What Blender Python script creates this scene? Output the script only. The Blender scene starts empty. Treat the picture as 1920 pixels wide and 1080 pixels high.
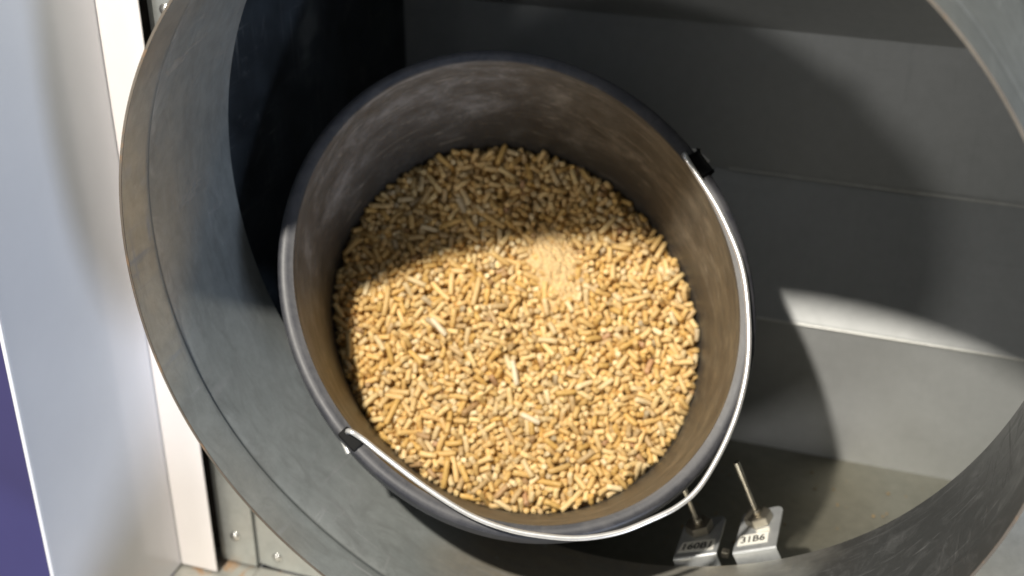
import bpy, bmesh, math, random
import numpy as np
from mathutils import Vector, Matrix
random.seed(7); rng = np.random.default_rng(11)
S = bpy.context.scene; COL = S.collection; PI = math.pi

# ------------------------------------------------------------------ camera, world, lamps, exposure
# world axes: x along the machine front, y into the machine, z up the machine front; the origin is
# the centre of the round opening where the collar meets the front panel
def V3(u, w, d): return Vector((u, d, w))
cd = bpy.data.cameras.new("camera"); cam = bpy.data.objects.new("camera", cd); COL.objects.link(cam)
right = Vector((.9453558, .3259896, -.0057712)); up = Vector((-.1523032, .4571853, .8762336)); back = right.cross(up)
m = Matrix((right, up, back)).transposed().to_4x4(); m.translation = (.2242592, -.8631753, .4337687)
cam.matrix_world = m
cd.sensor_width = 36; cd.lens = 48.75; cd.clip_start = .02; cd.clip_end = 60
cd.dof.use_dof = True; cd.dof.focus_distance = .94; cd.dof.aperture_fstop = 4.8
S.camera = cam

W = bpy.data.worlds.new("World"); S.world = W; W.use_nodes = True
bg = W.node_tree.nodes["Background"]; bg.inputs[0].default_value = (1, .975, .94, 1); bg.inputs[1].default_value = .12

def lamp(name, d, dist, size, power, col):
    L = bpy.data.lights.new(name, 'AREA'); L.shape = 'DISK'; L.size = size; L.energy = power; L.color = col
    o = bpy.data.objects.new(name, L); COL.objects.link(o)
    d = Vector(d).normalized(); o.location = V3(-.03, 0, -.05) + d*dist
    o.rotation_euler = d.to_track_quat('Z', 'Y').to_euler(); return o
lamp("ceiling_lamp", V3(-.34, 1.80, -1.43), 2.33, .09, 98, (1, .94, .84))
lamp("room_lamp", V3(-.36, .04, -.93), 2.0, .30, 7, (1, .97, .92))
lamp("window_light", V3(.70, -.44, -.58), 2.2, .50, 26, (.68, .79, 1))
S.view_settings.view_transform = 'Standard'; S.view_settings.look = 'None'
S.view_settings.exposure = 0; S.view_settings.gamma = 1

# ------------------------------------------------------------------ material helpers
def mat(name):
    M = bpy.data.materials.new(name); M.use_nodes = True; nt = M.node_tree
    return M, nt, nt.nodes["Principled BSDF"]
def node(nt, typ, **kw):
    n = nt.nodes.new(typ)
    for k, v in kw.items():
        if k in n.inputs: n.inputs[k].default_value = v
        else: setattr(n, k, v)
    return n
def coords(nt, scale=(1, 1, 1), rot=(0, 0, 0), src='Object'):
    tc = node(nt, 'ShaderNodeTexCoord'); mp = node(nt, 'ShaderNodeMapping')
    mp.inputs['Scale'].default_value = scale; mp.inputs['Rotation'].default_value = rot
    nt.links.new(tc.outputs[src], mp.inputs[0]); return mp.outputs[0]
def noise(nt, vec, scale, detail=4, rough=.55, dist=0):
    n = node(nt, 'ShaderNodeTexNoise', Scale=scale, Detail=detail, Roughness=rough, Distortion=dist)
    nt.links.new(vec, n.inputs['Vector']); return n.outputs['Fac']
def ramp(nt, fac, stops):
    r = node(nt, 'ShaderNodeValToRGB'); cr = r.color_ramp
    while len(cr.elements) < len(stops): cr.elements.new(.5)
    for e, (p, c) in zip(cr.elements, stops):
        e.position = p; e.color = (c, c, c, 1) if isinstance(c, (int, float)) else (*c, 1)
    nt.links.new(fac, r.inputs[0]); return r.outputs[0]
def mix(nt, fac, a, b, mode='MIX'):
    n = node(nt, 'ShaderNodeMix', data_type='RGBA', blend_type=mode)
    for sock, v in ((n.inputs[0], fac), (n.inputs[6], a), (n.inputs[7], b)):
        if hasattr(v, 'is_linked'): nt.links.new(v, sock)
        elif isinstance(v, (int, float)): sock.default_value = v
        else: sock.default_value = (*v, 1)
    return n.outputs[2]
def bump(nt, bs, h, strength, dist=.001):
    b = node(nt, 'ShaderNodeBump', Strength=strength, Distance=dist)
    nt.links.new(h, b.inputs['Height']); nt.links.new(b.outputs[0], bs.inputs['Normal'])

def metal(name, c0, c1, metallic=.75, rough=(.35, .5), scratch=.0, spots=.0, rust=0, seed=0, scale=9, tint=None, fineamt=.35):
    M, nt, bs = mat(name); v = coords(nt, rot=(seed, seed*.7, seed*.3))
    big = noise(nt, v, scale, 3, .5, .4)
    col = mix(nt, ramp(nt, big, [(.3, 0), (.7, 1)]), c0, c1)
    if tint: col = mix(nt, ramp(nt, noise(nt, v, 5, 2), [(.48, 0), (.68, .7)]), col, tint)
    fine = noise(nt, v, 90, 5, .7)
    col = mix(nt, fineamt, col, ramp(nt, fine, [(.25, .35), (.75, 1)]), 'MULTIPLY')
    rg = node(nt, 'ShaderNodeMapRange'); rg.inputs[3].default_value = rough[0]; rg.inputs[4].default_value = rough[1]
    nt.links.new(noise(nt, v, 25, 5, .65), rg.inputs[0]); rr = rg.outputs[0]
    if scratch:
        mk = None
        for sc, ro in (((2.2, 60, 2.2), (.4, .3, .9)), ((70, 2.6, 3), (.2, .5, .5)), ((3, 3, 75), (.9, -.4, .2))):
            s = noise(nt, coords(nt, sc, ro), 3.2, 3, .6, .8)
            s = ramp(nt, s, [(.60, 0), (.67, 1)])
            mk = s if mk is None else mix(nt, 1., mk, s, 'LIGHTEN')
        patch = ramp(nt, noise(nt, v, 14, 3), [(.45, 0), (.62, 1)])
        mk = mix(nt, 1., mk, patch, 'MULTIPLY')
        cloud = ramp(nt, noise(nt, coords(nt, (1, 1, 1), (1, 2, 3)), 28, 6, .75, 1.2), [(.56, 0), (.72, .6)])
        mk = mix(nt, 1., mk, cloud, 'LIGHTEN')
        f = node(nt, 'ShaderNodeMath', operation='MULTIPLY'); nt.links.new(mk, f.inputs[0]); f.inputs[1].default_value = scratch
        col = mix(nt, f.outputs[0], col, (.42, .43, .43))
        m2 = node(nt, 'ShaderNodeMath', operation='MULTIPLY_ADD'); nt.links.new(f.outputs[0], m2.inputs[0]); m2.inputs[1].default_value = .3; nt.links.new(rr, m2.inputs[2]); rr = m2.outputs[0]
    if spots:
        vo = node(nt, 'ShaderNodeTexVoronoi', Scale=55.); nt.links.new(v, vo.inputs[0])
        sp = ramp(nt, vo.outputs['Distance'], [(.06, 1), (.12, 0)])
        sp = mix(nt, 1., sp, ramp(nt, noise(nt, v, 11, 2), [(.5, 0), (.6, 1)]), 'MULTIPLY')
        f = node(nt, 'ShaderNodeMath', operation='MULTIPLY'); nt.links.new(sp, f.inputs[0]); f.inputs[1].default_value = spots
        col = mix(nt, f.outputs[0], col, (.5, .52, .52))
    if rust:
        rm = ramp(nt, noise(nt, v, 38, 6, .7, .6), [(.60-.1*rust, 0), (.66-.08*rust, 1)])
        f = node(nt, 'ShaderNodeMath', operation='MULTIPLY'); nt.links.new(rm, f.inputs[0]); f.inputs[1].default_value = min(1, rust)
        col = mix(nt, f.outputs[0], col, (.36, .19, .07))
        m3 = node(nt, 'ShaderNodeMath', operation='MULTIPLY_ADD'); nt.links.new(f.outputs[0], m3.inputs[0]); m3.inputs[1].default_value = -metallic; m3.inputs[2].default_value = metallic
        nt.links.new(m3.outputs[0], bs.inputs['Metallic'])
    else: bs.inputs['Metallic'].default_value = metallic
    nt.links.new(col, bs.inputs['Base Color']); nt.links.new(rr, bs.inputs['Roughness'])
    bump(nt, bs, noise(nt, v, 30, 4, .6), .12, .0006)
    return M
def plain(name, c, rough=.5, metallic=0, var=.15, scale=30, coat=0):
    M, nt, bs = mat(name); v = coords(nt)
    col = mix(nt, ramp(nt, noise(nt, v, scale, 5, .65), [(.3, 0), (.7, 1)]), tuple(x*(1-var) for x in c), tuple(min(1, x*(1+var)) for x in c))
    nt.links.new(col, bs.inputs['Base Color']); bs.inputs['Roughness'].default_value = rough; bs.inputs['Metallic'].default_value = metallic
    bs.inputs['Coat Weight'].default_value = coat; bs.inputs['Coat Roughness'].default_value = .12
    return M

MT = {}
MT['collar'] = metal('galvanised_collar', (.42, .455, .445), (.55, .585, .57), .55, (.28, .44), .75, .6, seed=.3, tint=(.40, .33, .23))  # brown tint paints the reflection of pellets and bucket in broad patches
MT['collar_out'] = metal('dimmed_collar_outside', (.20, .215, .215), (.28, .295, .29), .5, (.42, .6), .4, .3, seed=1.7)  # darker copy of the collar metal; weaker light outside is in its colour
MT['liner'] = metal('galvanised_liner', (.50, .515, .515), (.60, .61, .61), .80, (.64, .76), .12, .0, seed=1.1, scale=3, fineamt=.14)
MT['liner_dark'] = metal('shaded_liner', (.022, .026, .03), (.07, .085, .10), .45, (.4, .6), .25, seed=2.3, scale=14)  # dark bluish liner copy; the wall's shade and cool reflection are in the colour
MT['floor'] = metal('dusty_floor_plate', (.24, .24, .205), (.33, .325, .275), .75, (.5, .7), 0, .0, seed=.9, tint=(.22, .19, .12))
MT['front'] = metal('galvanised_front', (.46, .48, .47), (.58, .60, .58), .7, (.3, .45), 0, .3, seed=.5)
MT['shelf'] = metal('rusty_shelf_plate', (.42, .42, .38), (.52, .51, .46), .5, (.4, .6), 0, 0, rust=.75, seed=.2)
MT['cut'] = metal('rusty_cut_edge', (.17, .14, .11), (.26, .23, .19), .5, (.5, .7), 0, 0, rust=.35, seed=.7)
MT['bracket'] = metal('zinc_bracket', (.62, .64, .65), (.74, .76, .76), .6, (.26, .4), .15, 0, seed=.1, scale=40)
MT['fold'] = metal('fold_highlight_zinc', (.70, .70, .67), (.85, .85, .82), .55, (.35, .5), 0, 0, seed=.4, scale=30)  # pale zinc that paints the highlight of the folds
MT['nut'] = metal('nickel_nut', (.42, .38, .30), (.55, .50, .41), .9, (.3, .42), 0, 0, seed=.4, scale=80)
MT['probe'] = metal('steel_probe', (.62, .56, .46), (.75, .70, .60), .9, (.22, .32), 0, 0, seed=.6, scale=80)
MT['wire'] = metal('bright_wire', (.86, .85, .83), (.95, .94, .92), .6, (.22, .36), 0, 0, seed=.8, scale=60)
MT['screw'] = metal('zinc_screw', (.7, .7, .68), (.85, .85, .82), .9, (.2, .3), 0, 0, seed=.6, scale=80)
MT['white'] = plain('white_gloss_paint', (.85, .86, .90), .26, 0, .02, 12, .5)
MT['white_front'] = plain('white_front_paint', (.80, .765, .755), .45, 0, .02, 20)
MT['violet'] = plain('violet_blue_paint', (.075, .07, .20), .4, 0, .05, 6)
MT['void'] = plain('gap_shade', (.035, .03, .025), .9, 0, .4, 40)
MT['label'] = plain('label_paper', (.92, .90, .82), .6, 0, .05, 300)
MT['ink'] = plain('black_ink', (.02, .02, .02), .6)
MT['lug'] = plain('black_plastic', (.007, .007, .007), .7)

def tone_collar():
    M = MT['collar']; nt = M.node_tree; bs = nt.nodes["Principled BSDF"]; L = nt.links
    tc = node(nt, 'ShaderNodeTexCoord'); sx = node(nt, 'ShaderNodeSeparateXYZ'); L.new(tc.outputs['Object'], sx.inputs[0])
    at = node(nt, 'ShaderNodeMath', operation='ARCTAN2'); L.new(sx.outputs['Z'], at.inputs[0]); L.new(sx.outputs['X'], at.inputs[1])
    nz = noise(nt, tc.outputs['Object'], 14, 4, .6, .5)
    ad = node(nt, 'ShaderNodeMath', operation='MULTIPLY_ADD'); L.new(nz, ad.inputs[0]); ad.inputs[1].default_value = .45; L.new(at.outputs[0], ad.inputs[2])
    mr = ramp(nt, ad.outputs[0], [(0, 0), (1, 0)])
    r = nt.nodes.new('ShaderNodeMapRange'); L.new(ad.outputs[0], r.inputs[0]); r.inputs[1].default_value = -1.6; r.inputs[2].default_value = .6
    mk = ramp(nt, r.outputs[0], [(.30, 0), (.42, .88), (.84, .88), (.93, 0)])  # darker over the lower right arc, with lighter scratches in it
    src = bs.inputs['Base Color'].links[0].from_socket
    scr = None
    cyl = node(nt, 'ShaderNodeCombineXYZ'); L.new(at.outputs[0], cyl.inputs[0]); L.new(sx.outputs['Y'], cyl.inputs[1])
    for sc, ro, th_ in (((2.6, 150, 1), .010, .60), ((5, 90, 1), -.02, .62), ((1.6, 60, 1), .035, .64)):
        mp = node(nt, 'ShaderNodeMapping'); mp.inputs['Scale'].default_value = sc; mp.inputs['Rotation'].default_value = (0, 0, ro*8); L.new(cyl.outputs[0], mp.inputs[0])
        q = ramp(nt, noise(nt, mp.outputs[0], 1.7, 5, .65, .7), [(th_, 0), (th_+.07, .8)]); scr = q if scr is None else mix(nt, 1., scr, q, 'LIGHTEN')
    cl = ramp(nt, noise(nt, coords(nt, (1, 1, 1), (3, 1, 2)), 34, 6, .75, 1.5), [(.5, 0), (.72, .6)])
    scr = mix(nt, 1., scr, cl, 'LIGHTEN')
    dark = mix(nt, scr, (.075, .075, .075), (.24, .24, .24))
    # sheen painted as a light band along the crease; dark crease line; dirt drips
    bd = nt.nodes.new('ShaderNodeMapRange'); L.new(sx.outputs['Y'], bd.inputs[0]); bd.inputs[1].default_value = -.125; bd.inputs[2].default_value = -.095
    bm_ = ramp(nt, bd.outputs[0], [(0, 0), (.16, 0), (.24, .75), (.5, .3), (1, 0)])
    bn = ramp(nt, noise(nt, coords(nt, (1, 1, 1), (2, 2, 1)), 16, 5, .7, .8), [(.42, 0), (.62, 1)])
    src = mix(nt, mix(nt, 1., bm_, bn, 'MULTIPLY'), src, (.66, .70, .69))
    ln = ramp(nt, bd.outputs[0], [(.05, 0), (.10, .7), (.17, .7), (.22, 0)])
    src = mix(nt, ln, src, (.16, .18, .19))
    mp = node(nt, 'ShaderNodeMapping'); mp.inputs['Scale'].default_value = (3, 26, 1); L.new(cyl.outputs[0], mp.inputs[0])
    sm = ramp(nt, noise(nt, mp.outputs[0], 2.4, 6, .7, 1.4), [(.46, 0), (.70, .55)])
    src = mix(nt, sm, src, (.30, .31, .30))
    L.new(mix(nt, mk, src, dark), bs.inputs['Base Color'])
tone_collar()

MT['lug'].node_tree.nodes['Principled BSDF'].inputs['Specular IOR Level'].default_value = .15
def bucket_mat():
    M, nt, bs = mat('black_bucket_plastic'); v = coords(nt)
    at = node(nt, 'ShaderNodeAttribute', attribute_name='zone')      # 1 on the inside wall, 0 on rim and outside
    tc = coords(nt, (1, 1, 1), src='UV')
    mp = node(nt, 'ShaderNodeMapping'); mp.inputs['Scale'].default_value = (7, 5.5, 1); mp.inputs['Rotation'].default_value = (0, 0, .35); nt.links.new(tc, mp.inputs[0])
    st = noise(nt, mp.outputs[0], 1.5, 8, .72, .35)
    fine = noise(nt, v, 70, 6, .7, .6)
    dust = ramp(nt, st, [(.38, .12), (.52, .40), (.66, 1)])
    dust = mix(nt, .6, dust, ramp(nt, fine, [(.3, .2), (.7, 1)]), 'MULTIPLY')
    ox = node(nt, 'ShaderNodeSeparateXYZ'); nt.links.new(v, ox.inputs[0])
    bx_ = node(nt, 'ShaderNodeMath', operation='MULTIPLY_ADD'); nt.links.new(noise(nt, v, 7, 3), bx_.inputs[0]); bx_.inputs[1].default_value = .3; nt.links.new(ox.outputs['X'], bx_.inputs[2])
    brown = ramp(nt, bx_.outputs[0], [(.0, 1), (.22, 0)])
    sv = node(nt, 'ShaderNodeSeparateXYZ'); nt.links.new(tc, sv.inputs[0])
    lvl = node(nt, 'ShaderNodeMath', operation='MULTIPLY_ADD'); nt.links.new(st, lvl.inputs[0]); lvl.inputs[1].default_value = .5; nt.links.new(sv.outputs['Y'], lvl.inputs[2])
    clean = ramp(nt, lvl.outputs[0], [(.52, .12), (.78, 1)])
    dust = mix(nt, 1., dust, clean, 'MULTIPLY')
    dcol = mix(nt, brown, (.25, .20, .13), (.235, .225, .21))
    inner = mix(nt, dust, (.045, .041, .036), dcol)
    mp2 = node(nt, 'ShaderNodeMapping'); mp2.inputs['Scale'].default_value = (9, 34, 1); mp2.inputs['Rotation'].default_value = (0, 0, .25); nt.links.new(tc, mp2.inputs[0])
    sc = ramp(nt, noise(nt, mp2.outputs[0], 1.5, 4, .6, 1.5), [(.60, 0), (.70, .65)])
    inner = mix(nt, sc, inner, (.30, .27, .22))
    rim = mix(nt, ramp(nt, fine, [(.4, 0), (.75, 1)]), (.030, .031, .038), (.065, .064, .068))
    col = mix(nt, at.outputs['Fac'], rim, inner)
    nt.links.new(col, bs.inputs['Base Color'])
    r = node(nt, 'ShaderNodeMapRange'); r.inputs[3].default_value = .36; r.inputs[4].default_value = .58
    nt.links.new(fine, r.inputs[0]); nt.links.new(r.outputs[0], bs.inputs['Roughness'])
    bump(nt, bs, fine, .25, .0006); return M
MT['bucket'] = bucket_mat()

def pellet_mat(name, kind):
    M, nt, bs = mat(name); v = coords(nt)
    if kind == 'attr': a = node(nt, 'ShaderNodeAttribute', attribute_name='pcol').outputs['Color']
    else: a = node(nt, 'ShaderNodeObjectInfo').outputs['Color']
    f = noise(nt, v, 330, 4, .6)
    col = mix(nt, .55, a, ramp(nt, f, [(.3, .72), (.65, 1)]), 'MULTIPLY')
    nt.links.new(col, bs.inputs['Base Color']); bs.inputs['Roughness'].default_value = .5
    bs.inputs['Specular IOR Level'].default_value = .4
    bump(nt, bs, f, .4, .0005); return M
MT['pellet_a'] = pellet_mat('wood_pellet_bulk', 'attr'); MT['pellet_o'] = pellet_mat('wood_pellet', 'obj')
MT['dust'] = plain('sawdust', (.70, .51, .26), .9, 0, .2, 420)
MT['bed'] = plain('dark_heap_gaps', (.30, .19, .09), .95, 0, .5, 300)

# ------------------------------------------------------------------ object helpers
def obj(name, verts, faces, m, parent=None, smooth=False):
    me = bpy.data.meshes.new(name); me.from_pydata([tuple(v) for v in verts], [], faces); me.update()
    me.materials.append(m)
    if smooth:
        for p in me.polygons: p.use_smooth = True
    o = bpy.data.objects.new(name, me); COL.objects.link(o)
    if parent: o.parent = parent
    return o
def bobj(name, bm, m, parent=None, smooth=False):
    me = bpy.data.meshes.new(name); bmesh.ops.recalc_face_normals(bm, faces=bm.faces); bm.to_mesh(me); bm.free(); me.materials.append(m)
    if smooth:
        for p in me.polygons: p.use_smooth = True
    o = bpy.data.objects.new(name, me); COL.objects.link(o)
    if parent: o.parent = parent
    return o
def tag(o, label, cat, group=None, kind=None):
    o['label'] = label
    if cat: o['category'] = cat
    if group: o['group'] = group
    if kind: o['kind'] = kind
    return o
def thing(name, label, cat, loc=(0, 0, 0), group=None):
    o = bpy.data.objects.new(name, None); COL.objects.link(o); o.empty_display_size = .02
    return tag(o, label, cat, group)
def box(name, lo, hi, m, parent=None, bev=.0006):
    "box from (u,w,d) to (u,w,d)"
    bm = bmesh.new(); bmesh.ops.create_cube(bm, size=1)
    a, b = V3(*lo), V3(*hi); c = (a+b)/2; s = b-a
    for v in bm.verts: v.co = Vector((v.co.x*s.x, v.co.y*s.y, v.co.z*s.z)) + c
    if bev: bmesh.ops.bevel(bm, geom=bm.edges[:], offset=bev, segments=2, affect='EDGES', profile=.5)
    return bobj(name, bm, m, parent)
def extrude_profile(name, prof, u0, u1, th, m, parent=None):
    "sheet of thickness th following a polyline of (w, d), between u0 and u1; thickness goes away from the viewer"
    n = len(prof); nr = []
    for i in range(n):
        a = Vector(prof[max(i-1, 0)]); b = Vector(prof[min(i+1, n-1)]); t = (b-a).normalized(); nr.append(Vector((-t.y, t.x)))
    vs = []
    for u in (u0, u1):
        for i, p in enumerate(prof): vs.append(V3(u, p[0], p[1]))
        for i, p in enumerate(prof): q = Vector(p)+nr[i]*th; vs.append(V3(u, q.x, q.y))
    f = []; N = 2*n
    for i in range(n-1):
        f += [(i, i+1, N+i+1, N+i), (n+i, N+n+i, N+n+i+1, n+i+1), (i, n+i, n+i+1, i+1), (N+i, N+i+1, N+n+i+1, N+n+i)]
    f += [(0, N, N+n, n), (n-1, 2*n-1, N+2*n-1, N+n-1)]
    bm = bmesh.new(); me = bpy.data.meshes.new('t'); me.from_pydata([tuple(v) for v in vs], [], f); bm.from_mesh(me); bpy.data.meshes.remove(me)
    return bobj(name, bm, m, parent)
def revolve(name, prof, m, parent=None, seg=288, closed=True, smooth=True, wob=None):
    "closed profile of (d, r) turned about the axis of the opening"
    vs = []; f = []; n = len(prof)
    for k in range(seg):
        a = 2*PI*k/seg
        for d, r in prof:
            rr = r + (wob(a, d) if wob else 0); vs.append(V3(rr*math.cos(a), rr*math.sin(a), d))
    for k in range(seg):
        k2 = (k+1) % seg
        for i in range(n if closed else n-1):
            j = (i+1) % n; f.append((k*n+i, k*n+j, k2*n+j, k2*n+i))
    bm = bmesh.new(); me = bpy.data.meshes.new('t'); me.from_pydata([tuple(v) for v in vs], [], f); bm.from_mesh(me); bpy.data.meshes.remove(me)
    o = bobj(name, bm, m, parent, smooth)
    if smooth:
        o.data.set_sharp_from_angle(angle=math.radians(35))
    return o
def tube(name, pts, r, m, parent=None, seg=14, sub=6):
    P = [Vector(p) for p in pts]; Q = []
    for i in range(len(P)-1):
        p0, p1, p2, p3 = P[max(i-1, 0)], P[i], P[i+1], P[min(i+2, len(P)-1)]
        for s in range(sub):
            t = s/sub
            Q.append(.5*((2*p1)+(p2-p0)*t+(2*p0-5*p1+4*p2-p3)*t*t+(3*p1-p0-3*p2+p3)*t**3))
    Q.append(P[-1]); vs = []; f = []; ref = Vector((.3, .5, .81)).normalized()
    for i, q in enumerate(Q):
        t = (Q[min(i+1, len(Q)-1)]-Q[max(i-1, 0)]).normalized(); a = t.cross(ref).normalized(); b = t.cross(a)
        for k in range(seg):
            an = 2*PI*k/seg; vs.append(q+(a*math.cos(an)+b*math.sin(an))*r)
    for i in range(len(Q)-1):
        for k in range(seg): f.append((i*seg+k, i*seg+(k+1) % seg, (i+1)*seg+(k+1) % seg, (i+1)*seg+k))
    f.append(tuple(range(seg-1, -1, -1))); f.append(tuple((len(Q)-1)*seg+k for k in range(seg)))
    o = obj(name, vs, f, m, parent, True); o.data.set_sharp_from_angle(angle=math.radians(50)); return o

# ------------------------------------------------------------------ the machine: compartment behind the opening
comp = thing('metal_compartment', 'grey galvanised compartment with stepped back seen through the round opening', 'compartment')
def arc(c, r, a0, a1, k=7): return [(c[0]+r*math.sin(math.radians(a0+(a1-a0)*i/k)), c[1]-r*math.cos(math.radians(a0+(a1-a0)*i/k))) for i in range(k+1)]
D3, D2 = .275, .360
extrude_profile('lower_panel', [(-.3612, D3), (-.219, D3)], -.3125, .42, .0012, MT['liner'], comp)
lip = arc((-.219, D3+.006), .006, 0, 38, 8)
lx = lip[-1]
extrude_profile('sloped_shelf', lip + [(lx[0]+(-.106-lx[0])*t, lx[1]+(D2-.001-lx[1])*t) for t in (.3, .7, 1)], -.3125, .421, .0012, MT['liner'], comp)
extrude_profile('back_panel', [(-.1085, D2+.001), (-.1080, D2-.0015), (-.1068, D2-.0034), (-.1048, D2-.0042), (-.102, D2-.0045), (-.03, D2-.003), (.036, D2-.001)], -.3125, .421, .0012, MT['liner'], comp)
extrude_profile('upper_panel', [(.0330, D2-.0018), (.30, .075), (.325, .004)], -.3125, .421, .0012, MT['liner'], comp)
box('floor_plate', (-.3125, -.362, .0025), (.42, -.3605, D3+.002), MT['floor'], comp, 0)
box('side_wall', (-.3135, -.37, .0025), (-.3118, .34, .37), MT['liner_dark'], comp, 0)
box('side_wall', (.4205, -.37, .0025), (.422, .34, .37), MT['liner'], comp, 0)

# front panel with the round hole
tube('fold_highlight', [V3(.02, -.1072, D2-.0040), V3(.2, -.1072, D2-.0041), V3(.4195, -.1072, D2-.0040)], .0013, MT['fold'], comp, 12, 3)  # bright rods added along both folds to draw their highlight
tube('fold_highlight', [V3(-.30, -.2185, D3+.0002), V3(.05, -.2185, D3), V3(.4195, -.2185, D3+.0002)], .0013, MT['fold'], comp, 12, 3)
fp = thing('front_panel', 'galvanised sheet front panel behind the round collar', 'panel')
def plate_hole():
    seg = 240; R = .3128; lo, hi = (-.3235, -.402), (.75, .62); vs = []; f = []
    angs = [2*PI*k/seg for k in range(seg)]
    for d in (0, .0018):
        for a in angs: vs.append(V3(R*math.cos(a), R*math.sin(a), d))
        for a in angs:
            c, s = math.cos(a), math.sin(a)
            t = min((hi[0] if c > 0 else lo[0])/c if abs(c) > 1e-9 else 9, (hi[1] if s > 0 else lo[1])/s if abs(s) > 1e-9 else 9)
            vs.append(V3(c*t, s*t, d))
    for k in range(seg):
        j = (k+1) % seg
        f += [(k, j, seg+j, seg+k), (2*seg+k, 3*seg+k, 3*seg+j, 2*seg+j), (k, 2*seg+k, 2*seg+j, j), (seg+k, seg+j, 3*seg+j, 3*seg+k)]
    return obj('sheet', vs, f, MT['front'], fp)
plate_hole()
box('side_flange', (-.3605, -.402, -.004), (-.3245, .62, .010), MT['front'], fp, .001)
def screw(u, w, d, parent):
    bm = bmesh.new(); bmesh.ops.create_uvsphere(bm, u_segments=20, v_segments=10, radius=.0032)
    for v in bm.verts: v.co.z = max(v.co.z, 0)*.55
    bmesh.ops.create_cone(bm, cap_ends=True, segments=24, radius1=.0048, radius2=.0046, depth=.0007)
    for v in bm.verts: v.co = Vector((u+v.co.x, d-v.co.z, w+v.co.y))
    return bobj('screw', bm, MT['screw'], parent, True)
screw(-.3435, -.3708, -.0045, fp); screw(-.3453, .1215, -.0045, fp); screw(-.3045, -.3884, -.0005, fp)
for q in (-.25, -.12, .0): screw(-.3445, q, -.0045, fp)
gr = revolve('gasket', [(-.0065, .3165), (-.0065, .326), (-.0008, .326), (-.0008, .3165)], MT['front'], fp)

# near-black sheets put in for the shade behind the gap between cover and front
cb = thing('cabinet', 'dark sheets for cabinet shade seen through the narrow gap right of the white strip', 'cabinet')
box('gap_shade_side', (-.3655, -.5, .03), (-.3625, .7, .45), MT['void'], cb, 0)
box('gap_shade_back', (-.46, -.5, .012), (-.3660, .7, .02), MT['void'], cb, 0)

# shelf under the front
sh = thing('bottom_shelf', 'grey sheet shelf with rust spots along the foot of the front panel', 'shelf')
box('shelf_plate', (-.3950, -.4075, -.30), (-.3238, -.4050, .012), MT['shelf'], sh, .0005)
box('shelf_plate', (-.3228, -.4065, -.30), (.75, -.4040, -.0006), MT['shelf'], sh, .0005)

# white side cover: flange parallel to the front plus a side plate towards the viewer
wc = thing('white_side_cover', 'glossy white painted side cover standing left of the round collar', 'cover')
box('front_flange', (-.3930, -.4025, -.0215), (-.3560, .62, -.0195), MT['white_front'], wc, .0008)
box('side_plate', (-.3955, -.4030, -.1830), (-.3935, .62, -.0195), MT['white'], wc, .0006)
tube('folded_edge', [V3(-.3950, -.403, -.1842), V3(-.3950, .1, -.1842), V3(-.3950, .62, -.1842)], .0019, MT['white'], wc, 12, 2)
tag(box('violet_cover_panel', (-1.2, -1.0, -.030), (-.3965, .62, -.026), MT['violet'], None, .001), 'smooth violet blue panel at the far left beyond the white cover', 'panel')

# ------------------------------------------------------------------ round collar
col = thing('round_collar', 'wide grey galvanised sheet metal collar around the opening', 'collar')
def wob(a, d): return .0007*math.sin(3*a+.5)+.0005*math.sin(7*a+1)
NR, CR, FR = .300, .3022, .3095
prof_in = [(-.1560, NR), (-.128, NR), (-.1240, NR+.0001), (-.1225, NR+.0005), (-.1210, CR-.0002), (-.1195, CR), (-.09, CR+.001), (-.045, CR+.0035), (.004, FR)]
prof = prof_in + [(d, r+.0016) for d, r in reversed(prof_in)]
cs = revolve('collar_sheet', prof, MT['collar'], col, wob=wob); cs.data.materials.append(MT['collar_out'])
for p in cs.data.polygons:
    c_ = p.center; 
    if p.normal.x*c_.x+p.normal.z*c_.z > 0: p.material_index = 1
revolve('cut_edge', [(-.1567, NR-.0001), (-.1567, NR+.0017), (-.1561, NR+.0018), (-.1561, NR-.0002)], MT['cut'], col, wob=wob)
bm = bmesh.new(); bmesh.ops.create_uvsphere(bm, u_segments=16, v_segments=8, radius=1)
aa = math.atan2(-.217, .206)
for v in bm.verts:
    x, y, z = v.co; r = NR-.0002-z*.0008
    a2 = aa + x*.0042/NR; v.co = V3(r*math.cos(a2), r*math.sin(a2), -.085+y*.0016)
bobj('weld_spot', bm, MT['screw'], col, True)

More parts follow.
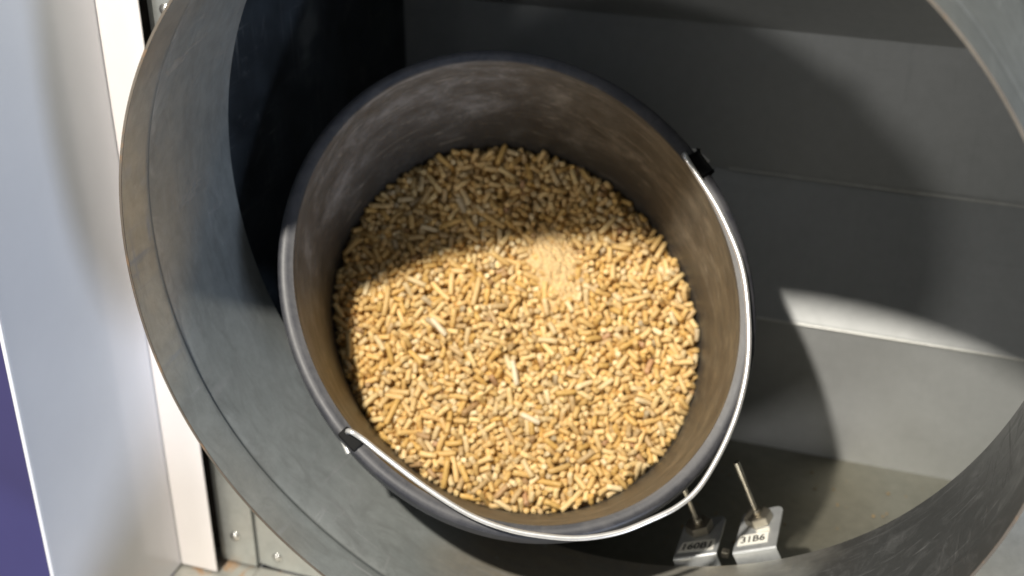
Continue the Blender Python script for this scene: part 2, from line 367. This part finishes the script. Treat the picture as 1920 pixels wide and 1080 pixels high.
# ------------------------------------------------------------------ sensors on brackets
def sensor(th, org, fold, top, lab, nutp, plen, lean, text, label):
    a = math.radians(th); N = V3(-math.sin(a), math.cos(a), 0); e0 = V3(math.cos(a), math.sin(a), 0); n = V3(0, 0, 1); B = V3(*org)
    t = thing('temperature_sensor', label, 'sensor', group='sensors on brackets in the opening')
    def L(x, y, z=0): return B+e0*x+n*y+N*z
    x0, x1 = fold[0][0], fold[1][0]; y0, y1 = fold[0][1], fold[1][1]
    # outline of the top plate with rounded far corners, then the folded front lip
    def rc(c, sx, r=.006, k=6):
        return [(c[0]+sx*(-r+r*math.sin(i/k*PI/2)), c[1]-r+r*math.cos(i/k*PI/2)) for i in range(k+1)]
    out = [(x0, y0)] + rc(top[0], -1)[::-1] + rc(top[1], 1) + [(x1, y1)]
    bm = bmesh.new(); th_ = .0015
    up_ = [bm.verts.new(L(x, y, 0)) for x, y in out]; dn = [bm.verts.new(L(x, y, -th_)) for x, y in out]
    bm.faces.new(up_); bm.faces.new(dn[::-1]); k = len(out)
    for i in range(k-1): bm.faces.new((up_[i], up_[i+1], dn[i+1], dn[i]))
    # bend and lip (runs from the fold line down to the collar)
    row = []
    for q in range(7):
        b = q/6*PI/2; row.append((-.0022*math.sin(b), -.0022*(1-math.cos(b))))
    row.append((-.0032, -.017))
    pl, pr = [up_[0]], [up_[-1]]; il, ir = [dn[0]], [dn[-1]]
    for j, (dy, dz) in enumerate(row[1:]):
        fl = .0 if j < 6 else .0035
        pl.append(bm.verts.new(L(x0+fl*.4, y0+dy, dz))); pr.append(bm.verts.new(L(x1+fl*.4, y1+dy, dz)))
        il.append(bm.verts.new(L(x0+fl*.4, y0+dy+th_, dz-(th_ if j < 6 else 0)))); ir.append(bm.verts.new(L(x1+fl*.4, y1+dy+th_, dz-(th_ if j < 6 else 0))))
    for i in range(len(pl)-1):
        bm.faces.new((pl[i], pr[i], pr[i+1], pl[i+1])); bm.faces.new((il[i], il[i+1], ir[i+1], ir[i]))
        bm.faces.new((pl[i], pl[i+1], il[i+1], il[i])); bm.faces.new((pr[i], ir[i], ir[i+1], pr[i+1]))
    bobj('bracket', bm, MT['bracket'], t)
    # hex nut, washer collar, probe
    def prism(name, r0, r1, z0, z1, seg, m, rot=0., parent=t, bev=0, ax=None, c=nutp):
        ax_ = ax or N; bm = bmesh.new(); lo = []; hi = []
        b1 = e0; b2 = n
        for i in range(seg):
            an = rot+2*PI*i/seg; dv = b1*math.cos(an)+b2*math.sin(an)
            lo.append(bm.verts.new(L(*c)+ax_*z0+dv*r0)); hi.append(bm.verts.new(L(*c)+ax_*z1+dv*r1))
        bm.faces.new(lo[::-1]); bm.faces.new(hi)
        for i in range(seg): bm.faces.new((lo[i], lo[(i+1) % seg], hi[(i+1) % seg], hi[i]))
        if bev: bmesh.ops.bevel(bm, geom=bm.edges[:], offset=bev, segments=2, affect='EDGES', profile=.5)
        return bobj(name, bm, m, parent, seg > 8)
    prism('hex_nut', .0118, .0115, .0003, .0075, 6, MT['nut'], .35, bev=.0007)
    prism('ferrule', .0036, .0030, .0076, .0115, 20, MT['nut'], bev=.0004)
    pa = (N + e0*lean[0] + n*lean[1]).normalized()
    o_ = L(*nutp)
    tube('probe', [o_+pa*.009, o_+pa*(plen*.55), o_+pa*(plen*.72)], .0021, MT['probe'], t, 16, 2)
    tube('probe_tip', [o_+pa*(plen*.72+.0001), o_+pa*(plen*.86), o_+pa*plen], .0026, MT['probe'], t, 16, 2)
    # label with lettering
    l1, l2, l3, l4 = lab
    pts = [L(*l4, .0002), L(*l3, .0002), L(*l2, .0002), L(*l1, .0002)]; pt2 = [p+N*.0003 for p in pts]
    lb = obj('label_sticker', pts+pt2, [(0, 3, 2, 1), (4, 5, 6, 7), (0, 1, 5, 4), (1, 2, 6, 5), (2, 3, 7, 6), (3, 0, 4, 7)], MT['label'], t)
    cu = bpy.data.curves.new('txt', 'FONT'); cu.body = text; cu.align_x = 'CENTER'; cu.align_y = 'CENTER'; cu.size = 1; cu.offset = .018; cu.resolution_u = 4
    to = bpy.data.objects.new('txt', cu); COL.objects.link(to); dg = bpy.context.evaluated_depsgraph_get()
    me = bpy.data.meshes.new_from_object(to.evaluated_get(dg)); bpy.data.objects.remove(to)
    xs = [v.co.x for v in me.vertices]; ys = [v.co.y for v in me.vertices]; cx = (max(xs)+min(xs))/2; cy = (max(ys)+min(ys))/2; wd = max(xs)-min(xs); hg = max(ys)-min(ys)
    c = Vector(((l1[0]+l2[0]+l3[0]+l4[0])/4, (l1[1]+l2[1]+l3[1]+l4[1])/4)); ex = (Vector(l2)-Vector(l1)+Vector(l3)-Vector(l4))/2; ey = (Vector(l1)-Vector(l4)+Vector(l2)-Vector(l3))/2
    for v in me.vertices:
        p = c+ex*((v.co.x-cx)/wd*.80)+ey*((v.co.y-cy)/hg*.62); v.co = L(p.x, p.y, .0007)
    me.materials.clear(); me.materials.append(MT['ink'])
    lo = bpy.data.objects.new('lettering', me); COL.objects.link(lo); lo.parent = lb
    return t
sensor(17, (.0745, -.2943, .012), [(-.0179, -.0026), (.0170, .0035)], [(-.0186, .047), (.0155, .0515)],
       [(-.0142, .0163), (.0132, .0198), (.0134, .0063), (-.0161, .0029)], (-.0035, .0335), .052, (-.10, .0), '160B1', 'left sensor probe on zinc bracket labelled 160B1, partly behind the bail')
sensor(22, (.1206, -.2756, .012), [(-.0177, -.0008), (.0177, .0016)], [(-.0184, .0515), (.0150, .0545)],
       [(-.0161, .0182), (.0087, .0201), (.0098, .0066), (-.0152, .0046)], (-.0022, .0365), .058, (-.03, .0), '31B6', 'right sensor probe on zinc bracket labelled 31B6, standing clear of the bucket')
bx = box('bolt_head', (.094, -.297, .018), (.100, -.291, .024), MT['nut'], None, .001)
tag(bx, 'small brownish bolt head low between the two sensor brackets', 'bolt')

# ------------------------------------------------------------------ bucket
AX = V3(-.24123, -.68185, .69057)                  # from mouth to bottom of the bucket
Ci, Cp = V3(-.0714, -.0603, -.0067), V3(-.0995, -.1449, .0749)
Ai, Bi = V3(-.661, .6365, .3975)*.184, V3(.7106, .3606, .6042)*.1598
Co = V3(-.0711, -.0606, -.0069); Ao, Bo = V3(-.6842, .6241, .3773)*.1946, V3(.6882, .3815, .6171)*.1719
Ap, Bp = V3(-.7595, .5756, .303)*.1637, V3(.6041, .4514, .6567)*.1459
KB = 1.03                                          # the bucket leans a little deeper into the collar
EYE = Vector((.2242592, -.8631753, .4337687))
def inn(p): return EYE+(p-EYE)*KB
Ci, Cp, Co = inn(Ci), inn(Cp), inn(Co)
Ai, Bi, Ao, Bo, Ap, Bp = (q*KB for q in (Ai, Bi, Ao, Bo, Ap, Bp))
DEP = .12085*KB
bk = thing('bucket', 'black plastic bucket with dusty inside and steel wire bail, full of pellets', 'bucket')
def el(C, A, B, off, dz, seg=192):
    "ellipse with radial offset off, moved dz towards the bottom"
    out = []
    for k in range(seg):
        a = 2*PI*k/seg; v = A*math.cos(a)+B*math.sin(a); out.append(C+v+v.normalized()*off+AX*dz)
    return out
def inner_el(dep, off=0):
    k = dep/DEP
    if k <= 1: return el(Ci.lerp(Cp, k), Ai.lerp(Ap, k), Bi.lerp(Bp, k), off, 0)
    q = dep-DEP; s = 1-q*.9
    return el(Cp+AX*q, Ap*s, Bp*s, off, 0)
rows = []; zone = []
def add(r, z): rows.append(r); zone.append(z)
BD = .210
for dep in (BD, .19, .16, .135, .11, .09, .07, .05, .03, .016, .008): add(inner_el(dep), 1)
add(inner_el(.003), 1); add(inner_el(.0008, .0003), .3)
for off, dz in ((-.0085, .0), (-.006, -.0006), (-.003, -.0004), (-.0012, .0006), (-.0003, .0024), (0, .005), (.0006, .014), (.0010, .023), (.0002, .0242), (-.0016, .0240), (-.0022, .022), (-.003, .008), (-.008, .006)):
    add(el(Co, Ao, Bo, off, dz), 0)
for dep in (.010, .05, .09, .12, .16, .19, BD+.003): add(inner_el(dep, .0032), 0)
seg = 192; vs = [v for r in rows for v in r]; f = []
for i in range(len(rows)-1):
    for k in range(seg): f.append((i*seg+k, i*seg+(k+1) % seg, (i+1)*seg+(k+1) % seg, (i+1)*seg+k))
vs.append(Cp+AX*(BD-DEP)); vs.append(Cp+AX*(BD+.003-DEP)); nv = len(vs); last = (len(rows)-1)*seg
for k in range(seg): f.append((nv-2, (k+1) % seg, k)); f.append((nv-1, last+k, last+(k+1) % seg))
bo = obj('bucket_body', vs, f, MT['bucket'], bk, True)
za = bo.data.attributes.new('zone', 'FLOAT', 'POINT'); za.data.foreach_set('value', [z for z in zone for _ in range(seg)]+[1, 0])
uv = bo.data.uv_layers.new(name='UVMap')
for lp in bo.data.loops:
    vi = lp.vertex_index
    if vi < nv-2: uv.data[lp.index].uv = ((abs((vi % seg)/seg-.5)*2), min(vi//seg, 14)/14)
bo.data.set_sharp_from_angle(angle=math.radians(40))

# lugs for the bail
def lug(c, tang, rad):
    zax = -AX; x = (tang-zax*tang.dot(zax)).normalized(); y = zax.cross(x)
    bm = bmesh.new(); bmesh.ops.create_cube(bm, size=1)
    for v in bm.verts:
        s = 1.0 if v.co.z > 0 else .8
        v.co = c + x*v.co.x*.019*s + y*v.co.y*.0100 + zax*(v.co.z*.015)
    bmesh.ops.bevel(bm, geom=bm.edges[:], offset=.0022, segments=3, affect='EDGES', profile=.6)
    return bobj('bail_lug', bm, MT['lug'], bk)
cA = inn(V3(-.1600, -.1480, -.1185)); cB = inn(V3(.0400, .0035, .1030))
ctr = Co
for c in (cA, cB):
    r = (c-ctr); r -= AX*r.dot(AX); lug(ctr+r.normalized()*(r.length-.0005)+AX*.0055, r.cross(AX), r)
bail = [(.03, .0148, .0942), (.0382, .0067, .089), (.0582, -.0126, .0771), (.0715, -.0279, .0666), (.0828, -.043, .0555), (.0909, -.058, .0436), (.0975, -.0758, .0283), (.1022, -.0934, .0126), (.1042, -.1107, -.0038), (.1026, -.1307, -.0241), (.0966, -.1504, -.0456), (.0868, -.1684, -.0668), (.0749, -.178, -.0804), (.0588, -.1847, -.0927), (.0391, -.1909, -.1057), (.015, -.1937, -.117), (-.0103, -.1925, -.1246), (-.0363, -.1888, -.13), (-.0636, -.1813, -.1321), (-.0966, -.1674, -.1299), (-.1309, -.1505, -.1252), (-.1484, -.1414, -.1224), (-.1588, -.1372, -.1218)]
bp = [inn(V3(*p)) for p in bail]
hB = [V3(.0446, .003, .1137), V3(.0390, .0065, .1150), V3(.0316, .010, .1161)]; hB = [inn(p) for p in hB]
hA = [V3(-.1621, -.1595, -.119), V3(-.1660, -.1552, -.1160), V3(-.1694, -.1509, -.113)]; hA = [inn(p) for p in hA]
midB = (hB[2]+bp[0])/2+AX*.006; midA = (hA[2]+bp[-1])/2+AX*.006
tube('bail', hB+[midB]+bp+[midA]+hA[::-1], .0021, MT['wire'], bk, 16, 6)

# ------------------------------------------------------------------ pellets: random capsules pushed apart until they pack
e1 = Ap.normalized(); e1 = (e1-AX*e1.dot(AX)).normalized(); e3 = -AX; e2 = e3.cross(e1)
sa, sb = .1637*KB, .1459*KB
Np = 5900; R0 = .00248; slab = .019
th = rng.uniform(0, 2*PI, Np); rr = np.sqrt(rng.uniform(0, 1, Np))
pos = np.stack([rr*np.cos(th)*(sa-.004), rr*np.sin(th)*(sb-.004), rng.uniform(-slab, .004, Np)], 1)
Lh = np.clip(rng.gamma(5.0, .00100, Np), .0026, .0125)            # half length of the straight part
ph = rng.uniform(0, 2*PI, Np); cz = rng.uniform(-1, 1, Np); cz = np.sign(cz)*np.abs(cz)**.8
dr = np.stack([np.sqrt(1-cz**2)*np.cos(ph), np.sqrt(1-cz**2)*np.sin(ph), cz], 1)
# three pale pellets that lie on top
spec = [inn(p) for p in (V3(-.0911, -.176, .0472), V3(-.1586, -.1478, .0515), V3(-.0706, -.2035, .0272))]
def toloc(p): q = p-Cp; return np.array([q.dot(e1), q.dot(e2), q.dot(e3)])
def diru(a):                                                       # direction in the picture of the heap: a from right, anticlockwise
    v = right*math.cos(a)+up*math.sin(a); q = np.array([v.dot(e1), v.dot(e2), 0]); return q/np.linalg.norm(q)
SP = [(toloc(spec[0]), diru(math.radians(100)), .0092), (toloc(spec[1]), diru(math.radians(130)), .0078), (toloc(spec[2]), diru(math.radians(153)), .0070)]
def surf(p):                                                       # slow swells of the heap
    return .0035*np.sin(p[:, 0]*31+1)*np.sin(p[:, 1]*27+.4)+.002*np.sin(p[:, 0]*70+p[:, 1]*50)
pairs = None
for it in range(64):
    if it % 7 == 0:
        key = pos; ii = []; jj = []
        for s in range(0, Np, 400):
            dd = key[s:s+400, None]-key[None]; d2 = (dd**2).sum(2); lim = (Lh[s:s+400, None]+Lh[None]+2*R0+.002)**2
            a, b = np.nonzero(d2 < lim); a = a+s; k = a < b; ii.append(a[k]); jj.append(b[k])
        I = np.concatenate(ii); J = np.concatenate(jj)
    # closest points of two segments
    d1, d2 = dr[I], dr[J]; r = pos[I]-pos[J]; b = (d1*d2).sum(1); c = (d1*r).sum(1); e = (d2*r).sum(1)
    den = np.maximum(1-b*b, 1e-4)
    s = np.clip((b*e-c)/den, -Lh[I], Lh[I]); t = np.clip(b*s+e, -Lh[J], Lh[J]); s = np.clip(b*t-c, -Lh[I], Lh[I])
    dv = r+d1*s[:, None]-d2*t[:, None]; dist = np.linalg.norm(dv, axis=1)+1e-9
    pen = 2*R0-dist; k = pen > 0
    nrm = dv/dist[:, None]; mv = nrm*(pen*.42*k)[:, None]
    dp = np.zeros_like(pos); dq = np.zeros_like(pos); cnt = np.zeros(Np)
    np.add.at(dp, I[k], mv[k]); np.add.at(dp, J[k], -mv[k]); np.add.at(cnt, I[k], 1); np.add.at(cnt, J[k], 1)
    np.add.at(dq, I[k], mv[k]*(s[k]/(Lh[I[k]]**2+R0**2))[:, None]); np.add.at(dq, J[k], -mv[k]*(t[k]/(Lh[J[k]]**2+R0**2))[:, None])
    w = 1/np.maximum(1, cnt*.45)[:, None]
    pos += dp*w; pos[:, 2] -= .00016 if it < 54 else 0
    dr += dq*w*.5; dr /= np.linalg.norm(dr, axis=1)[:, None]
    tops = pos[:, 2]+np.abs(dr[:, 2])*Lh+R0; over = tops-(.0052+surf(pos)); pos[:, 2] -= np.maximum(over, 0)*.5
    lowv = pos[:, 2]-np.abs(dr[:, 2])*Lh; pos[:, 2] += np.maximum(-slab-.006-lowv, 0)
    for sg in (-1, 1):
        ends = pos+dr*(Lh*sg)[:, None]; q = np.hypot(ends[:, 0]/(sa-R0-.0006), ends[:, 1]/(sb-R0-.0006)); o = q > 1
        pos[o, :2] += ends[o, :2]*(1/q[o]-1)[:, None]
# who shows: small height map seen along the bucket's axis
G = .0009; nx = int(2*sa/G)+4; ny = int(2*sb/G)+4
zb = np.full((nx, ny), -1.); own = np.full((nx, ny), -1)
pts = []; ids = []
for q in np.linspace(-1, 1, 17):
    for sx, sy in ((0, 0), (.8, 0), (-.8, 0), (0, .8), (0, -.8), (.5, .5), (-.5, .5), (.5, -.5), (-.5, -.5)):
        p = pos+dr*(Lh*q)[:, None]+np.array([sx, sy, math.sqrt(max(0, 1-sx*sx-sy*sy))])*R0; pts.append(p); ids.append(np.arange(Np))
pts = np.concatenate(pts); ids = np.concatenate(ids); ix = ((pts[:, 0]+sa)/G).astype(int)+1; iy = ((pts[:, 1]+sb)/G).astype(int)+1
od = np.argsort(pts[:, 2]); ix, iy, ids = np.clip(ix[od], 0, nx-1), np.clip(iy[od], 0, ny-1), ids[od]
own[ix, iy] = ids
vis = np.bincount(own[own >= 0], minlength=Np)
order = np.argsort(-vis); top = order[:297]; rest = order[297:]; rest = rest[(vis[rest] > 0) | (pos[rest, 2] > -.009)]

pal = np.array([(.80, .55, .24), (.76, .50, .19), (.85, .62, .29), (.68, .44, .16), (.58, .40, .19), (.76, .57, .30), (.48, .30, .14), (.70, .44, .14), (.90, .71, .41), (.54, .42, .25), (.56, .33, .17)])
wts = np.array([22, 18, 18, 10, 6, 10, 1.6, 9, 6, 1, .8]); wts /= wts.sum()
pc = pal[rng.choice(len(pal), Np, p=wts)]*rng.uniform(.88, 1.08, (Np, 1))
def pellet_geo(hl, r, bend=0., sides=10):
    vs = []; f = []; ring = []
    for z, q in ((-1, .80), (-.97, .97), (-.35, 1), (.35, 1), (.97, .97), (1, .80)):
        a0 = len(vs); ring.append(a0)
        for k in range(sides):
            a = 2*PI*k/sides; jit = 1+.05*math.sin(3*a+z*4)
            zz = z*hl + (.10*r*math.sin(a*2+z) if abs(z) > .9 else 0)
            vs.append((math.cos(a)*r*q*jit+bend*(1-z*z)*r, math.sin(a)*r*q*jit, zz))
    for a, b in zip(ring, ring[1:]):
        for k in range(sides): f.append((a+k, a+(k+1) % sides, b+(k+1) % sides, b+k))
    f.append(tuple(range(sides-1, -1, -1))); f.append(tuple(ring[-1]+k for k in range(sides)))
    return np.array(vs), f
E = np.array([list(e1), list(e2), list(e3)]).T; C0 = np.array(Cp)
def frame(p, d, roll):
    z = E @ d; a = np.cross(z, [.31, .2, .93]); a /= np.linalg.norm(a); b = np.cross(z, a)
    x = a*math.cos(roll)+b*math.sin(roll); y = np.cross(z, x); return C0+E @ p, x, y, z
# bulk mesh
AV = []; AF = []; AC = []; base = 0
for i in rest:
    g, fc = pellet_geo(Lh[i]+R0*.75, R0*rng.uniform(.93, 1.04), rng.uniform(-.25, .25), 8)
    o, x, y, z = frame(pos[i], dr[i], rng.uniform(0, 6)); P = o+g[:, :1]*x+g[:, 1:2]*y+g[:, 2:]*z
    AV.append(P); AF += [tuple(v+base for v in q) for q in fc]; AC.append(np.repeat(np.append(pc[i], 1)[None], len(g), 0)); base += len(g)
me = bpy.data.meshes.new('wood_pellet_heap'); me.from_pydata(np.concatenate(AV).tolist(), [], AF); me.materials.append(MT['pellet_a'])
ca = me.color_attributes.new('pcol', 'FLOAT_COLOR', 'POINT'); ca.data.foreach_set('color', np.concatenate(AC).ravel())
for p in me.polygons: p.use_smooth = len(p.vertices) == 4
heap = bpy.data.objects.new('wood_pellet_heap', me); COL.objects.link(heap)
tag(heap, 'tan wood pellets filling the bucket beneath and between the top ones', 'wood pellets', None, 'stuff')
# single pellets: five shared shapes per length class
cls = np.round((np.clip(Lh, .003, .0125)-.003)/.00119).astype(int)
lib = {}
def pmesh(c, v):
    if (c, v) not in lib:
        g, fc = pellet_geo(.003+c*.00119+R0*.75, R0, (-.22, .05, .25)[v], 12)
        m_ = bpy.data.meshes.new('wood_pellet'); m_.from_pydata(g.tolist(), [], fc); m_.materials.append(MT['pellet_o'])
        for p in m_.polygons: p.use_smooth = len(p.vertices) == 4
        lib[(c, v)] = m_
    return lib[(c, v)]
def single(p, d, c, v, roll, colr, label, group='wood pellets on top of the heap'):
    o = bpy.data.objects.new('wood_pellet', pmesh(c, v)); COL.objects.link(o)
    l, x, y, z = frame(p, d, roll); M = Matrix(((x[0], y[0], z[0], l[0]), (x[1], y[1], z[1], l[1]), (x[2], y[2], z[2], l[2]), (0, 0, 0, 1)))
    o.matrix_world = M; o.color = (*colr, 1); tag(o, label, 'wood pellet', group); return o
for (p, d, hl), lb in zip(SP, ('pale upright-lying pellet standing out near the middle of the heap', 'pale slanting pellet on the left half of the heap, below the shadow edge', 'pale pellet lying crosswise in the lower middle of the heap')):
    near = np.hypot(pos[:, 0]-p[0], pos[:, 1]-p[1]) < .008; zt = (pos[near, 2]+R0).max() if near.any() else 0
    q = p.copy(); q[2] = min(zt, .0050)+.0012
    single(q, d, int(round((hl-.003)/.00119)), 1, 0, (.86, .72, .50), lb, 'pale pellets standing out on the heap')
def describe(i):
    "how this pellet looks and where in the heap it lies, as seen by someone looking into the bucket"
    P = Vector(E @ pos[i]); D = Vector(E @ dr[i]); x, y = P.dot(right), P.dot(up); q = math.hypot(pos[i][0]/sa, pos[i][1]/sb)
    size = ('tiny', 'short', 'medium', 'long', 'very long')[int(np.searchsorted((.0045, .0062, .0080, .0100), Lh[i]))]
    lum = pc[i].sum(); red = pc[i][0]/pc[i][1]
    colr = 'pale straw' if lum > 1.68 else 'reddish brown' if red > 1.66 and lum < 1.1 else 'golden' if lum > 1.45 else 'tan' if lum > 1.2 else 'dull brown'
    flat = abs(dr[i][2])
    if flat > .8: pose = 'standing on end'
    else:
        a = math.degrees(math.atan2(D.dot(up), D.dot(right))) % 180
        pose = ('lying crosswise', 'tilted up rightward', 'leaning steeply right', 'pointing up and down', 'leaning steeply left', 'tilted up leftward')[int(((a+15) % 180)//30)]
    sec = ('right', 'upper right', 'top', 'upper left', 'left', 'lower left', 'bottom', 'lower right')[int(((math.degrees(math.atan2(y, x))+22.5) % 360)//45)]
    sd = math.hypot(pos[i][0]-SD[0], pos[i][1]-SD[1])
    if sd < .028: where = 'beside the sawdust patch, %s side' % sec
    elif q > .84: where = 'against the bucket wall, %s side' % sec
    elif q > .45: where = 'midway out on the %s side' % sec
    else: where = 'near the heap centre, %s side' % sec
    return '%s %s pellet %s %s' % (size, colr, pose, where)
SD = toloc(inn(V3(-.0802, -.1090, .1170)))
for i in top:
    single(pos[i], dr[i], int(cls[i]), int(rng.integers(3)), rng.uniform(0, 6), pc[i], describe(i))

# bed below the pellets and a drift of sawdust over them
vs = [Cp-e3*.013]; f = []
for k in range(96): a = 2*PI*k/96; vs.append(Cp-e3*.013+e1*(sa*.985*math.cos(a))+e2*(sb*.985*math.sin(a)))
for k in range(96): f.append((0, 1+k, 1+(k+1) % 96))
tag(obj('heap_base', vs, f, MT['bed']), 'dark base disk added as fines down in the gaps of the heap', 'filler', None, 'stuff')  # dark disk added under the pellets so nothing shows through the gaps
dc = toloc(inn(V3(-.0802, -.1090, .1170))); dx, dy = diru(math.radians(-62)), diru(math.radians(28)); vs = []; f = []; n = 90
h1 = rng.normal(size=(n+1, n+1)); h2 = rng.normal(size=(n+1, n+1))
for _ in range(12): h1 = (h1+np.roll(h1, 1, 0)+np.roll(h1, -1, 0)+np.roll(h1, 1, 1)+np.roll(h1, -1, 1))/5
h1 /= h1.std(); h2 = (h2+np.roll(h2, 1, 0)+np.roll(h2, 1, 1))/3
for i in range(n+1):
    for j in range(n+1):
        x, y = (i/n*2-1), (j/n*2-1); q = math.hypot(x, y*1.05)+.20*h1[i, j]
        hgt = .0036-.0080*max(0, q-.05)**1.1+.0006*h1[i, j]+.0005*h2[i, j]
        p = dc+dx*(x*.036)+dy*(y*.023); p[2] = hgt
        vs.append(Vector(C0+E @ p))
for i in range(n):
    for j in range(n): f.append((i*(n+1)+j, (i+1)*(n+1)+j, (i+1)*(n+1)+j+1, i*(n+1)+j+1))
hm = np.full((nx, ny), -1.); hx, hy = ((pts[:, 0]+sa)/G).astype(int)+1, ((pts[:, 1]+sb)/G).astype(int)+1
np.maximum.at(hm, (np.clip(hx, 0, nx-1), np.clip(hy, 0, ny-1)), pts[:, 2])
tet = np.array([(1, 1, 1), (1, -1, -1), (-1, 1, -1), (-1, -1, 1)])*.6
def crumb(x, y, s):
    z = hm[min(nx-1, int((x+sa)/G)+1), min(ny-1, int((y+sb)/G)+1)]
    if z < -.004: return
    b0 = len(vs); sc_ = rng.uniform(.5, 1.5, 3)*s; rt = rng.normal(size=(3, 3))
    for t_ in tet: vs.append(Vector(C0+E @ (np.array([x, y, z+s*.3])+(rt @ t_)*.6*sc_)))
    for q in ((0, 1, 2), (0, 3, 1), (0, 2, 3), (1, 3, 2)): f.append(tuple(b0+k for k in q))
for _ in range(6500):
    g = rng.normal(size=2)*(.5 if rng.random() < .6 else .85); p = dc+dx*(g[0]*.034)+dy*(g[1]*.025); crumb(p[0], p[1], rng.uniform(.0002, .0006))
for _ in range(2600):
    a = rng.uniform(0, 2*PI); r_ = math.sqrt(rng.uniform(0, .94)); crumb(sa*r_*math.cos(a), sb*r_*math.sin(a), rng.uniform(.0002, .0007))
tag(obj('sawdust', vs, f, MT['dust'], None, False), 'pale patch of fine sawdust on the pellets just below the shadow edge', 'sawdust', None, 'stuff')

# crumbs on the compartment floor
bm = bmesh.new()
for _ in range(90):
    u, d = rng.uniform(.03, .36), rng.uniform(.03, .27); s = rng.uniform(.0004, .0013)*(1.4 if rng.random() < .15 else 1)
    r = bmesh.ops.create_icosphere(bm, subdivisions=1, radius=s)
    for v in r['verts']: v.co = Vector((v.co.x*rng.uniform(.8, 1.5)+u, v.co.y+d, v.co.z*.6-.3605+s*.4))
MT['crumb'] = plain('brown_crumbs', (.30, .21, .10), .9)
tag(bobj('floor_crumbs', bm, MT['crumb']), 'scattered sawdust crumbs on the compartment floor', 'crumbs', None, 'stuff')
